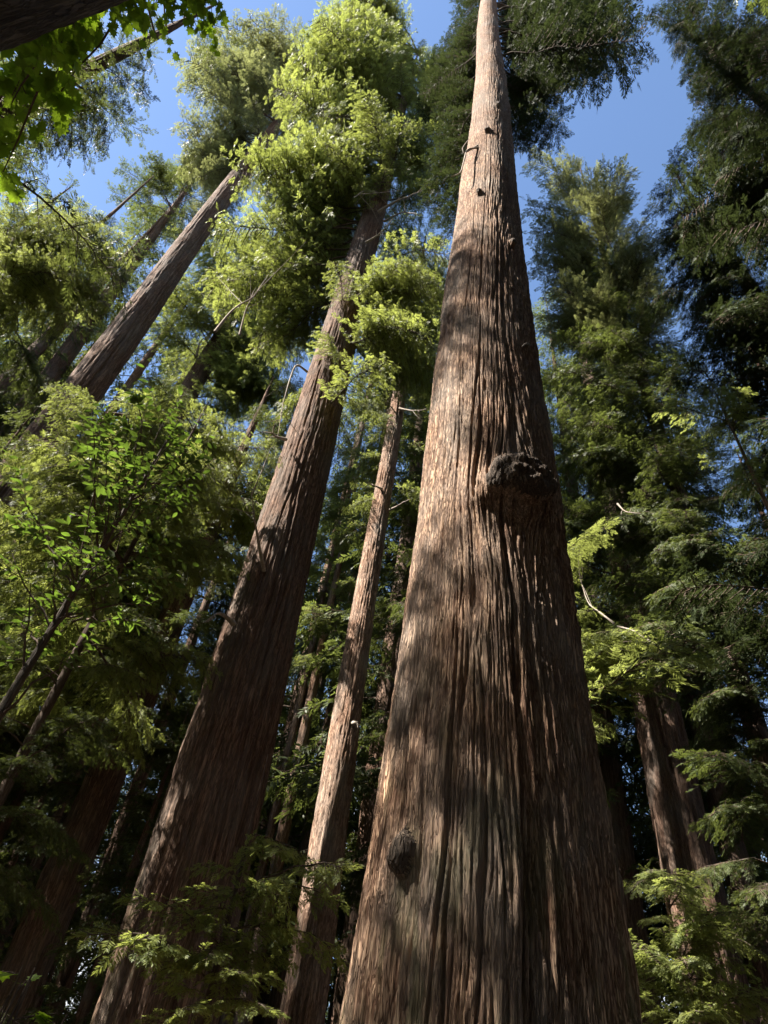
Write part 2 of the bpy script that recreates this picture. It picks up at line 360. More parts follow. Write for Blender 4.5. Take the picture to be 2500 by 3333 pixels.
def bough_mesh(name, seed, L, spray, gap, droop=.4, l2=.34, wide=.10, pairs=8, bare=.16, sag=.10, step=.5, keepers=1.0, hang=0., nrm=.4):
    """a bough along +X: wood and needle sprays in one mesh (slot 0 wood, slot 1 needles)"""
    rng = np.random.RandomState(seed); n = 8; t = np.linspace(0, 1, n); tub, fol = Tubes(), Foliage()
    wob = np.cumsum(rng.normal(0, .022*L, (n, 3)), 0); wob -= wob[0]
    path = np.stack([L*t, 0*t, np.sin(t*math.pi)*sag*L], 1)+wob*np.array([.2, 1, .7])
    tub.add(path, .0085*L*(1-.9*t)+.004, 5)
    nb = int(L/gap*2)
    for i in range(nb):
        if rng.uniform() > keepers: continue
        tt = bare+(1-bare)*(i+rng.uniform(0, 1))/nb
        b0 = np.array([np.interp(tt, t, path[:, q]) for q in range(3)])
        s = 1 if i % 2 else -1; a = math.radians(rng.uniform(35, 70))
        bd = np.array([math.cos(a), s*math.sin(a), rng.uniform(-droop, .15)]); bd /= np.linalg.norm(bd)
        l = L*l2*(1.15-.8*tt)*rng.uniform(.55, 1.25)+spray*.4
        ns = max(2, int(l/(spray*step))); u = (np.arange(ns)+rng.uniform(.3, 1, ns))/ns
        c = b0+bd*(l*u)[:, None]+np.array([0, 0, -1.])*(droop*.6*l*u*u)[:, None]
        tub.add(np.stack([b0, c[ns//2], c[-1]]), [.0035*L, .0022*L, .003], 3)
        sg = np.where(np.arange(ns) % 2, 1, -1)*np.radians(rng.uniform(20, 60, ns)); sg[-1] *= .2
        sd = np.array([-bd[1], bd[0], 0]); sd /= np.linalg.norm(sd)
        x = bd*np.cos(sg)[:, None]+sd*np.sin(sg)[:, None]+np.array([0, 0, -1.])*(rng.uniform(-.1, droop*1.6, ns)+hang*rng.uniform(0, 1, ns))[:, None]
        fol.add(c, x, np.array([0, 0, 1.])+rng.normal(0, nrm, (ns, 3)), spray*rng.uniform(.65, 1.3, ns))
    VF, TF = fol.arrays(seed, wide, pairs)
    VW = np.concatenate(tub.V); QW = np.concatenate(tub.Q)
    me = mesh_np(name, np.concatenate([VW, VF]), np.concatenate([QW, np.arange(len(VF)).reshape(-1, 4)+len(VW)]), M['twig'], np.concatenate([np.zeros(len(VW)), TF]))
    me.materials.append(M['redwood']); mi = np.zeros(len(me.polygons), np.int32); mi[len(QW):] = 1
    me.polygons.foreach_set('material_index', mi); return me
LIB = {}
for key, cnt, a in [('R', 8, dict(L=4.5, spray=.30, gap=.155, step=.40, droop=.6, hang=.9, wide=.062, pairs=11, nrm=.7, bare=.22, l2=.36)), ('C', 7, dict(L=5.0, spray=.36, gap=.20, step=.42, droop=.4, hang=.4, wide=.068, pairs=10, nrm=.5, bare=.24)),
                    ('T', 6, dict(L=5.0, spray=.40, gap=.36, step=.42, wide=.068, pairs=10, droop=.4, keepers=.75, hang=.3)), ('Y', 7, dict(L=1.8, spray=.22, gap=.13, droop=.3, wide=.085, pairs=9, l2=.3, hang=.25))]:
    L_ = a['L']; LIB[key] = (L_, [bough_mesh('bough', hash_ + 31*k, **a) for k, hash_ in enumerate([ord(key)*7]*cnt)])
def place_bough(rng, root, base, p0, p1, lib, mat, cull=True, sky=True, smax=1.9):
    p0 = np.asarray(p0, float); p1 = np.asarray(p1, float); v = p1-p0; L = np.linalg.norm(v)
    if L < .25: return
    x = v/L; y = np.cross([0, 0, 1.], x); y /= np.linalg.norm(y)+1e-9; z = np.cross(x, y)
    if cull:
        sm = [p0+v*f+y*k*L*.2*(1.2-f) for f in (.35, .6, .8, 1.0) for k in (-1, 0, 1)]
        if (~keep(np.array(sm), sky)).sum() > 2: return
        if in_beam(np.array(sm), 0).sum() > 1: return
    L0, ms = LIB[lib]; s = min(smax, max(.35, L/L0)); a = rng.normal(0, .25); y, z = y*math.cos(a)+z*math.sin(a), z*math.cos(a)-y*math.sin(a)
    if rng.uniform() < .5: yy = -y
    else: yy = y
    o = link('bough', ms[rng.randint(len(ms))], root); q = p0-np.asarray(base)
    o.matrix_local = Matrix(((x[0]*s, yy[0]*s, z[0]*s, q[0]), (x[1]*s, yy[1]*s, z[1]*s, q[1]), (x[2]*s, yy[2]*s, z[2]*s, q[2]), (0, 0, 0, 1)))
    if mat != 'redwood': o.material_slots[1].link = 'OBJECT'; o.material_slots[1].material = M[mat]
def crown(rng, root, base, axis, radius, h0, h1, Lmax, n, lib, mat, az=None, cull=True, tip_h=None, shape=1.0, rise=(-.3, .12), sky=True, lmin=.3):
    for i in range(n):
        f = (i+rng.uniform(0, 1))/n; h = h0+(h1-h0)*f
        a = rng.uniform(0, 2*math.pi) if az is None else math.radians(rng.uniform(*az))
        top = tip_h or h1
        L = Lmax*(lmin+(1-lmin)*(1-((h-h0)/(top-h0))**shape))*rng.uniform(.6, 1.15)*min(1, .6+f*3)
        d = np.array([math.sin(a), math.cos(a), 0]); p0 = base+axis(h)+d*radius(h)*.7
        place_bough(rng, root, base, p0, p0+d*L+np.array([0, 0, L*rng.uniform(*rise)]), lib, mat, cull, sky)

# ================================================================== ground
def build_ground():
    rs = [0]+list(np.geomspace(1, 2500, 46)); na = 96; V = [(0, 0, 0)]; Fc = []
    for r in rs[1:]:
        a = np.arange(na)*2*math.pi/na; x, y = np.cos(a)*r, np.sin(a)*r
        z = .12*perlin(x*.25, y*.25, x*0+3.3)*min(1, r/3)+ (.5*perlin(x*.03, y*.03, x*0+1.2) if r < 300 else 0)*min(1, r/20)-.02
        V += list(zip(x, y, z))
    for j in range(na): Fc.append((0, 1+j, 1+(j+1) % na))
    for i in range(len(rs)-2):
        o, p = 1+i*na, 1+(i+1)*na
        for j in range(na): Fc.append((o+j, p+j, p+(j+1) % na, o+(j+1) % na))
    me = bpy.data.meshes.new('ground'); me.from_pydata(V, [], Fc); me.materials.append(M['ground']); me.update()
    for p in me.polygons: p.use_smooth = True
    o = link('ground', me); o['kind'] = 'structure'
build_ground()

# ================================================================== the main redwood
MAIN_AZ, MAIN_D = 11.9, 8.0
def build_main():
    base = polar(MAIN_AZ, MAIN_D)
    root = thing('redwood_tree', 'giant redwood with fluted reddish brown trunk and a dark burl halfway up', 'tree', base)
    front = math.atan2(-base[1], -base[0])            # mesh angle facing the camera; +angle = to the right in view
    # burl place from its pixel
    def on_trunk(px, py, D0=7.0):
        p = at(px, py, D0)-base
        return math.atan2(p[1], p[0]), p[2]
    tb, zb = on_trunk(1665, 1610, 6.95)
    tk, zk = on_trunk(1335, 2800, 7.1)
    kn = [on_trunk(px, py, 7.1)+(w_, h_, d_) for px, py, w_, h_, d_ in [(1605, 340, .26, .5, .13), (1572, 432, .26, .5, .13), (1552, 640, .2, .36, .09), (1670, 785, .2, .36, .1)]]
    hero = dict(front=front, flow=[(tb, zb, .9, .42, 1.3), (tk, zk, .5, .2, .5)]+[(t_, z_, .5, .16, .5) for t_, z_, *_ in kn], bumps=[(tb, zb, .92, 1.05, .50), (tk, zk, .26, .5, .10)]+kn)
    prof = [(-.3, 3.25), (1.2, 2.92), (3.4, 2.72), (6, 2.55), (10.5, 2.32), (18, 2.08), (30, 1.72), (45, 1.5), (68, 1.25), (80, .7), (90, .1)]
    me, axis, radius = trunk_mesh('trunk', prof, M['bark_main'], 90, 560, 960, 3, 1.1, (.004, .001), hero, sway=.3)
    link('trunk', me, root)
    for nm, (pv, pq) in zip(['burl']+['knot']*9, hero['parts']):
        if len(pq): link(nm, mesh_np(nm, pv, pq, M['burl'], smooth=True), root)
    # dead snags by the knots
    rng = np.random.RandomState(4)
    def snag(pts, D, r, nm='dead_branch'):
        P = [at(x, y, d) for (x, y), d in zip(pts, D)]; tb_ = Tubes()
        tt = np.linspace(0, 1, 12); P = np.array(P); k = np.linspace(0, 1, len(P))
        q = np.stack([np.interp(tt, k, P[:, i]) for i in range(3)], 1)+np.cumsum(rng.normal(0, r*.25, (12, 3)), 0)*tt[:, None]
        tb_.add(q, r*(1-.8*tt)+.004, 6); link(nm, tb_.mesh(nm, M['dead'], base), root)
    snag([(1560, 480), (1520, 485), (1500, 560), (1470, 570)], [7.2, 7.0, 6.9, 6.9], .035)
    snag([(1560, 470), (1510, 500), (1505, 480), (1525, 450)], [7.2, 7.0, 6.9, 6.9], .028)
    snag([(1725, 1125), (1712, 1118), (1700, 1128)], [7.4, 7.2, 7.1], .03)
    # live boughs high on the far side and to the right of the trunk
    rng = np.random.RandomState(11)
    tips = [(1760, 40, 10), (1840, 60, 10.5), (1930, 30, 11), (2010, 110, 11), (2060, 160, 11), (1960, 150, 10.5), (1880, 120, 10), (1800, 110, 9.6), (1760, 190, 9.6), (1830, 190, 10),
            (1720, 120, 9.2), (1740, 260, 9.3), (1800, 290, 9.6), (1760, 350, 9.6), (1720, 330, 9.2), (1700, 240, 9), (1830, 410, 10), (1770, 450, 9.6), (1740, 500, 9.4), (1800, 590, 9.8), (1760, 540, 9.6), (1700, 430, 9.2),
            (1500, 100, 11.8), (1480, 190, 11.8), (1465, 290, 11.8), (1490, 390, 11.5), (1470, 480, 11.5), (1440, 580, 11.5), (1500, 560, 11), (1450, 690, 11.5), (1475, 760, 11), (1440, 400, 12), (1500, 10, 12), (1520, 240, 11), (1900, -60, 11), (2000, -20, 11.5), (1800, -80, 10), (2040, 60, 11.4), (1700, -60, 9), (1690, 30, 9), (1700, 560, 9.3)]
    for px, py, D in tips:
        for _ in range(2):
            p = at(px+rng.uniform(-25, 25), py+rng.uniform(-25, 25), D+rng.uniform(-.4, .8)); h = p[2]+rng.uniform(.5, 4)
            place_bough(rng, root, base, base+axis(h), p, 'C', 'needle_shade')
    crown(rng, root, base, axis, radius, 44, 88, 5.5, 50, 'C', 'needle_shade', az=(-62, 105), tip_h=92)
    crown(rng, root, base, axis, radius, 76, 89, 4.0, 24, 'C', 'needle_shade', tip_h=94)
build_main()

# ================================================================== the other trunks and crowns of the grove
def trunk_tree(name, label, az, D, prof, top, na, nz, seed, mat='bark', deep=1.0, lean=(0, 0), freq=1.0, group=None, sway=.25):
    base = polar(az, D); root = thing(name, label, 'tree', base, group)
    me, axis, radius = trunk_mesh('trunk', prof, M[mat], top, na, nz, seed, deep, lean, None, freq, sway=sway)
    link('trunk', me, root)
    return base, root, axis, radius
def snag_on(root, base, pts, D, r, seed, mat='dead', nm='dead_branch'):
    rng = np.random.RandomState(seed); P = np.array([at(x, y, d) for (x, y), d in zip(pts, D)]); tb_ = Tubes()
    n = 4*len(P); tt = np.linspace(0, 1, n); k = np.linspace(0, 1, len(P))
    q = np.stack([np.interp(tt, k, P[:, i]) for i in range(3)], 1)
    for _ in range(3): q[1:-1] = (q[:-2]+2*q[1:-1]+q[2:])/4
    q = q+np.cumsum(rng.normal(0, r*.35, (n, 3)), 0)*tt[:, None]
    tb_.add(q, 1.25*r*(1-.92*tt**.7)+.003, 6)
    for j in range(4):
        i = rng.randint(n//4, n-1); d = q[min(i+1, n-1)]-q[min(i+1, n-1)-1]; L = np.linalg.norm(q[-1]-q[0])*rng.uniform(.15, .35)
        e = q[i]+(d/np.linalg.norm(d)+rng.normal(0, .6, 3))*L
        tb_.add([q[i], (q[i]+e)/2+rng.normal(0, .05*L, 3), e], [r*.4, r*.3, .004], 4)
    link(nm, tb_.mesh(nm, M[mat], base), root)
def boughs(rng, root, base, axis, tips, reps, jit, rise, lib, mat, cull=True):
    for px, py, D in tips:
        for _ in range(reps):
            p = at(px+rng.uniform(-jit, jit), py+rng.uniform(-jit, jit), D*rng.uniform(.94, 1.06)); h = min(p[2]+rng.uniform(*rise), axis.top-.6)
            if p[2] > axis.top+.8: continue
            p0 = base+axis(h); p = p0+(p-p0)*rng.uniform(.72, 1.28)
            place_bough(rng, root, base, p0, p, lib, mat, cull)

# the second big redwood, its sunlit crown
def build_second():
    prof = [(-.3, 2.35), (1.5, 2.08), (8, 1.95), (14, 1.82), (23, 1.62), (41, 1.25), (60, .85), (86, .1)]
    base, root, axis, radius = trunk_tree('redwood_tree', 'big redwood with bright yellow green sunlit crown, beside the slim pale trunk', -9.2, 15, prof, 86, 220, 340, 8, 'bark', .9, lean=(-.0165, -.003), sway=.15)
    rng = np.random.RandomState(21)
    up = [(1290,120),(1400,180),(1230,200),(1150,250),(1350,300),(1450,310),(1180,330),(1080,230),(1000,330),(1250,400),(1350,480),(1100,450),(950,480),(1000,600),(1060,540),(900,660),(1320,220),(1130,150),(1430,240),(1280,300),(1400,400),(1020,420),(1300,540),(1380,560),(930,560),(1120,600),(860,600),(1150,20),(1230,40),(1320,20),(1400,60),(1480,40),(1180,-40),(1300,-50),(1420,-40),(1080,100),(1480,160),(1500,240),(980,60),(1000,160),(1050,80),(920,140),(960,230),(940,40),(880,100),(1020,-20),(1090,30),(900,220),(1040,200)]
    left = [(700,780),(850,780),(950,760),(780,900),(900,900),(680,950),(760,1040),(900,1010),(1000,850),(650,880),(820,980),(1020,760),(720,1130),(830,1130),(940,1120)]
    right = [(1180,870),(1280,850),(1350,930),(1420,960),(1200,960),(1300,1040),(1100,1080),(1000,1130),(950,1180),(1200,1130),(1350,1120),(1250,1200),(1420,1050),(1050,1170),(1130,1160),(1260,960),(1390,880),(1230,1060)]
    boughs(rng, root, base, axis, [(x, y, 14.5 if x > 1060 else 16.5) for x, y in up], 3, 45, (1, 6), 'R', 'redwood')
    boughs(rng, root, base, axis, [(x, y, 18.2) for x, y in left], 3, 38, (.3, 3.5), 'R', 'redwood')
    boughs(rng, root, base, axis, [(x, y, 12.9) for x, y in right], 3, 34, (.2, 1.8), 'R', 'redwood')
    boughs(rng, root, base, axis, [(1110,840,12.6),(1075,1070,12.9),(1180,590,13),(1240,560,13)], 1, 14, (.2, 1.2), 'R', 'redwood', False)
    crown(rng, root, base, axis, radius, 38, 85, 4.5, 70, 'R', 'redwood', tip_h=90)
    crown(rng, root, base, axis, radius, 24, 40, 4.5, 14, 'R', 'redwood', az=(-30, 110), tip_h=75)
    for i, (p, D, r) in enumerate([([(1230,690),(1300,650),(1340,640),(1370,620)], [14.4,13.6,13,12.6], .07), ([(1250,720),(1310,690),(1350,700)], [14.4,13.5,13], .06), ([(1190,790),(1240,760),(1280,720)], [14.3,13.6,13], .05),
            ([(1230,625),(1180,620),(1150,640)], [14.3,13.6,13.2], .05), ([(1000,1210),(960,1180),(930,1290),(905,1420)], [14.1,13.8,13.8,13.9], .04), ([(930,1430),(900,1420),(880,1400)], [14.2,13.6,13.2], .05),
            ([(860,1860),(830,1700),(820,1590)], [14.2,13.3,13], .05), ([(760,2030),(720,1990),(690,2000)], [14,13.4,13], .06), 
            ([(700,1080),(760,1000),(830,960),(870,880)], [13,12.8,12.6,12.5], .04), ([(780,1090),(800,1000),(840,950)], [13,12.8,12.6], .03)]):
        snag_on(root, base, p, D, r, 60+i)
build_second()

def build_third():
    prof = [(-.3, 2.3), (2, 2.0), (20, 1.85), (35, 1.75), (46, 1.6), (60, 1.42), (75, 1.0), (100, .1)]
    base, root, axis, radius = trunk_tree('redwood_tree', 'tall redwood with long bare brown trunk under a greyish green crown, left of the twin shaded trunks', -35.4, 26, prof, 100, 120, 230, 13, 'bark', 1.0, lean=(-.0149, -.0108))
    root['label'] = 'tall redwood with long bare sunlit trunk running up into a greyish green crown'
    rng = np.random.RandomState(22)
    tips = [(700,120),(640,220),(720,240),(800,180),(660,320),(760,330),(840,280),(640,420),(720,430),(800,420),(600,480),(660,520),(740,520),(560,540),(620,600),(700,620),(640,680),(820,80),(760,40),(900,120),(880,220),(860,350),(690,30),(920,30),(960,150),(580,470),(680,700),(620,160),(600,380),(980,60),(1040,40),(1080,120),(1000,200),(940,-20),(1060,-40),(840,-30)]
    boughs(rng, root, base, axis, [(x, y, 29) for x, y in tips], 3, 40, (0, 5), 'C', 'pale')
    crown(rng, root, base, axis, radius, 62, 99, 5.5, 50, 'C', 'pale', tip_h=104)
    base, root, axis, radius = trunk_tree('redwood_tree', 'shaded redwood trunk half hidden by hanging green boughs behind the second big redwood', -27, 34, [(-.3, 2.1), (2, 1.9), (30, 1.66), (48, 1.45), (68, .8), (78, .1)], 78, 64, 150, 14, 'bark', 1.2)
    rng = np.random.RandomState(23)
    crown(rng, root, base, axis, radius, 46, 77, 6.0, 50, 'R', 'redwood', tip_h=82)
    boughs(rng, root, base, axis, [(x, y, 32.5) for x, y in [(640,900),(700,850),(680,960),(740,1000),(660,1030),(760,930),(800,860),(850,950),(780,1070),(840,1050),(900,980),(880,880),(930,1080),(720,780),(800,760),(880,800),(950,900),(980,1000),(640,800),(960,780),(860,1130),(780,1150),(1020,900),(700,1080),(1000,1080),(620,960)]], 2, 30, (0, 3.5), 'R', 'redwood')
    boughs(rng, root, base, axis, [(x, y, 32) for x, y in [(760,1190),(820,1170),(880,1190),(940,1160),(980,1200),(740,1260),(800,1270),(860,1260),(920,1260),(780,1340),(850,1340),(910,1340),(720,1180),(960,1290)]], 2, 25, (.5, 5), 'R', 'redwood')
    crown(rng, root, base, axis, radius, 12, 34, 5.0, 26, 'C', 'conifer', tip_h=82)
    snag_on(root, base, [(640,1160),(650,1110),(680,1085)], [33.2,32.8,32.6], .09, 90)
    base, root, axis, radius = trunk_tree('redwood_tree', 'thin dark redwood trunk with bare dead limbs against the blue sky gap', -37.4, 36, [(-.3, 1.7), (2, 1.5), (30, 1.35), (57, .95), (75, .3), (80, .1)], 80, 48, 140, 15, 'bark', 1.2, lean=(-.032, -.026))
    rng = np.random.RandomState(24)
    crown(rng, root, base, axis, radius, 66, 79, 6.0, 30, 'C', 'conifer', tip_h=84)
    for i in range(9):
        h = rng.uniform(60, 72); a = rng.uniform(0, 6.28); L = rng.uniform(1.2, 5); d = np.array([math.sin(a), math.cos(a), rng.uniform(-.45, .2)])
        p = axis(h); q = [p+d*L*t+rng.normal(0, .16, 3)*t for t in (0, .35, .7, 1)]
        t_ = Tubes(); t_.add(q, [.05, .035, .02, .006], 5)
        for j in range(4):
            s = p+d*L*rng.uniform(.3, .9); e = s+(d+rng.normal(0, .7, 3))*L*.25; t_.add([s, (s+e)/2+rng.normal(0, .1, 3), e], [.018, .012, .004], 3)
        link('dead_branch', t_.mesh('dead_branch', M['twig']), root)
build_third()

def build_mid():
    prof = [(-.3, 1.55), (2, 1.4), (7, 1.33), (14, 1.18), (30, .98), (52, .72), (60, .4), (66, .08)]
    base, root, axis, radius = trunk_tree('redwood_tree', 'slim redwood with pale sunlit peeling bark between the two big trunks', -.3, 25, prof, 66, 110, 300, 16, 'bark_slim', 1.4, freq=1.3, sway=.15)
    rng = np.random.RandomState(25)
    crown(rng, root, base, axis, radius, 42, 65, 4.5, 46, 'R', 'redwood', tip_h=68)
    boughs(rng, root, base, axis, [(x, y, 25.5) for x, y in [(1450,700),(1480,560),(1420,620),(1500,450),(1460,800),(1440,880),(1490,350),(1400,700),(1470,200),(1500,100),(1520,300),(1430,780),(1480,640),(1440,540),(1450,420),(1420,460),(1400,560),(1460,260),(1380,620),(1450,960),(1400,1000),(1420,1100)]], 2, 25, (0, 4), 'C', 'conifer')
    boughs(rng, root, base, axis, [(x, y, 25) for x, y in [(1180,1560),(1130,1640),(1200,1400),(1160,1480),(1220,1330),(1390,1500),(1420,1300),(1380,1380),(1100,1750),(1400,1650),(1150,1350)]], 2, 30, (0, 2), 'R', 'redwood')
    for i, (p, D, r) in enumerate([([(1300,1330),(1350,1340),(1385,1338)], [24.6,24,23.6], .07), ([(1300,1360),(1270,1320),(1240,1300)], [24.7,24.2,24], .06), ([(1270,1660),(1310,1640),(1330,1625)], [24.6,24,23.6], .07), ([(1150,2355),(1165,2352),(1175,2350)], [24.3,23.8,23.5], .08), ([(1240,1590),(1220,1580),(1205,1575)], [24.5,24,23.7], .06)]):
        snag_on(root, base, p, D, r, 100+i)
    base, root, axis, radius = trunk_tree('redwood_tree', 'dark leafy redwood half hidden behind the left edge of the giant trunk', 6.2, 27, [(-.3, 1.0), (2, .85), (25, .6), (50, .15), (54, .05)], 54, 36, 110, 20, 'bark', 1.0)
    rng = np.random.RandomState(28); crown(rng, root, base, axis, radius, 10, 53, 4.6, 80, 'C', 'conifer', tip_h=58)
    base, root, axis, radius = trunk_tree('redwood_tree', 'dark redwood added straight behind the giant trunk to shade the massive trunk', 11.6, 23.5, [(-.3, 1.1), (2, .95), (25, .6), (44, .15), (47, .05)], 47, 36, 110, 26, 'bark', 1.0)  # added to keep the sun off the massive right-hand trunk
    rng = np.random.RandomState(29); crown(rng, root, base, axis, radius, 9, 46, 4.4, 60, 'C', 'conifer', tip_h=50)
    for az, D, d, sd, lab in [(-4.1, 33, .72, 17, 'thin leaning redwood trunk, the thicker of a pair left of the pale slim redwood'), (-5.2, 34, .5, 18, 'thinnest redwood trunk of a pair left of the pale slim redwood')]:
        base, root, axis, radius = trunk_tree('redwood_tree', lab, az, D, [(-.3, d*1.2), (2, d), (24, d*.72), (40, d*.3), (44, .05)], 44, 40, 120, sd, 'bark_slim', 1.3, freq=1.5)
        rng = np.random.RandomState(sd)
        crown(rng, root, base, axis, radius, 24, 43, 3.4, 34, 'R', 'redwood', tip_h=46)
build_mid()

def build_right():
    base, root, axis, radius = trunk_tree('redwood_tree', 'massive shaded redwood trunk standing behind light green young redwood foliage', 26.9, 30, [(-.3, 2.7), (2, 2.4), (12, 2.15), (22, 2.05), (45, 1.3), (66, .1)], 66, 90, 200, 31, 'bark', 1.3)
    rng = np.random.RandomState(32)
    crown(rng, root, base, axis, radius, 22, 65, 6.0, 80, 'C', 'conifer', tip_h=70)
    crown(rng, root, base, axis, radius, 21, 44, 5.0, 30, 'C', 'conifer', az=(150, 270), tip_h=70)
    # tree under the right-hand sky gap, its top boughs in the brightened needles
    base, root, axis, radius = trunk_tree('conifer_tree', 'pointed olive green conifer with its top against the right hand blue sky', 34, 20, [(-.3, .8), (2, .66), (30, .5), (60, .15), (64, .05)], 64, 40, 110, 33, 'bark', 1.0)
    root['label'] = 'pointed olive green conifer whose top stands against open blue sky'
    rng = np.random.RandomState(34)
    tips = [(1840,520),(1900,490),(1990,500),(1960,560),(2000,590),(2060,620),(1800,600),(1860,620),(1930,650),(2000,690),(1780,700),(1850,730),(1950,760),(2050,720),(1780,820),(1870,860),(1960,880),(2060,840),(1820,950),(1920,980),(2020,960),(2120,900),(2100,780),(1780,1000),(1760,760),(1760,900),(2150,1000),(2080,1040),(1860,1060),(1960,1080)]
    boughs(rng, root, base, axis, [(x, y, 18.6) for x, y in tips], 3, 35, (-4, 0), 'C', 'pale')
    boughs(rng, root, base, axis, [(x, y, 18) for x, y in [(1800,1100),(1900,1150),(2000,1130),(2100,1160),(2200,1200),(1850,1250),(1950,1280),(2050,1300),(2150,1330),(1900,1400),(2000,1430),(2100,1450),(2200,1480),(1880,1520),(1980,1560),(2080,1600),(2180,1620),(2280,1650),(1950,1700),(2050,1750),(2150,1780),(2250,1800),(2120,1900),(2200,1950)]], 2, 35, (-.5, 2), 'C', 'conifer')
    crown(rng, root, base, axis, radius, 8, 46, 4.2, 60, 'C', 'conifer', tip_h=66)
    crown(rng, root, base, axis, radius, 6, 44, 3.6, 50, 'C', 'conifer', az=(140, 290), tip_h=66)
    boughs(rng, root, base, axis, [(x, y, 17) for x, y in [(2330,1900),(2400,2000),(2350,2100),(2450,2150),(2400,2250),(2370,2380),(2300,1800),(2260,1950),(2480,2000),(2330,2240),(2400,1850)]], 1, 30, (-.5, 1.5), 'C', 'needle_shade')
    # dark crowns overhead on the right
    for az, D, sd, n, h0, h1, L, lab, tips in [
        (66, 13, 35, 60, 14, 50, 6.0, 'dark overhanging conifer with drooping boughs ragged against the blue sky', [(2250,60),(2180,120),(2200,230),(2280,300),(2250,420),(2330,520),(2400,200),(2450,400),(2380,620),(2300,700),(2430,760),(2160,40),(2350,100),(2480,100)]),
        (50, 17, 36, 60, 8, 46, 5.5, 'dense dark conifer with black shaded boughs behind the thin leaning sapling', [(2200,760),(2150,640),(2280,820),(2180,860),(2380,900),(2260,960),(2450,1000),(2150,960),(2340,1060),(2230,700)])]:
        base, root, axis, radius = trunk_tree('conifer_tree', lab, az, D, [(-.3, 1.2), (2, 1.0), (25, .7), (h1-2, .12), (h1, .03)], h1, 40, 110, sd, 'bark', 1.0)
        rng = np.random.RandomState(sd+5)
        boughs(rng, root, base, axis, [(x, y, D*.85) for x, y in tips], 2, 35, (0, 3), 'C', 'needle_shade')
        crown(rng, root, base, axis, radius, h0, h1, L, n, 'C', 'needle_shade', tip_h=h1+4)
        crown(rng, root, base, axis, radius, 5, h1*.8, L*.7, 40, 'C', 'needle_shade', az=(az+110, az+250), tip_h=h1+4)
    # tall sapling pole with light green tufts
    base, root, axis, radius = trunk_tree('sapling_tree', 'thin reddish pole of a tall sapling carrying light green tufts', 40.3, 14, [(-.3, .24), (2, .21), (13, .155), (20, .06), (22.5, .02)], 22.5, 20, 120, 37, 'bark_slim', .6, sway=.5)
    rng = np.random.RandomState(38)
    boughs(rng, root, base, axis, [(x, y, 13.7) for x, y in [(2180,1150),(2230,1180),(2360,1260),(2400,1300),(2250,1330),(2290,1390),(2350,1450),(2300,1500),(2420,1400),(2440,1500),(2270,1250),(2380,1560),(2210,1110),(2320,1300)]], 2, 22, (-.3, .8), 'Y', 'redwood_y')
    # young redwood low on the right
    base, root, axis, radius = trunk_tree('young_redwood', 'young redwood with feathery light green boughs at the foot of the shaded trunk', 24.6, 12.5, [(-.3, .26), (1, .22), (4, .14), (6.8, .04), (7.4, .02)], 7.4, 20, 80, 39, 'bark_slim', .5, sway=.3)
    rng = np.random.RandomState(40)
    tips = [(2050,2900),(2120,2850),(2180,2880),(2250,2850),(2300,2900),(2100,2980),(2060,3060),(2350,3000),(2400,3050),(2450,3120),(2300,3120),(2200,3150),(2100,3180),(2050,3200),(2400,3220),(2250,3260),(2480,3250),(2150,3300),(2350,3310),(2230,2990),(2300,3020)]
    boughs(rng, root, base, axis, [(x, y, 12) for x, y in tips], 2, 25, (-.4, .5), 'Y', 'redwood_y')
    base, root, axis, radius = trunk_tree('young_redwood', 'slender young redwood leaning out behind the giant, one bright bough and pale dead twigs', 19.3, 13.6, [(-.3, .34), (1, .3), (8, .2), (14, .06), (15, .02)], 15, 20, 80, 45, 'bark_slim', .5, sway=.2)
    boughs(rng, root, base, axis, [(1930,2060,13),(2000,2080,12.7),(2080,2100,12.5),(2160,2130,12.3),(1900,2000,13.2),(2020,2140,12.6),(1900,2110,13),(1880,1900,13.4),(1920,1820,13.4),(1870,1700,13.5),(1960,1760,13.3),(1880,2300,13.4),(1920,2250,13.2),(1960,2380,13.2)], 2, 15, (-.2, .6), 'Y', 'redwood_y')
    for i, (p, D) in enumerate([([(2000,2030),(1950,1990),(1910,1960),(1880,1850)], [12.7,12.9,13.1,13.3]), ([(2010,2040),(2060,2050),(2120,2090)], [12.7,12.5,12.3]), ([(2010,1640),(2035,1665),(2090,1670)], [13,12.9,12.8])]):
        snag_on(root, base, p, D, .022, 120+i)
build_right()

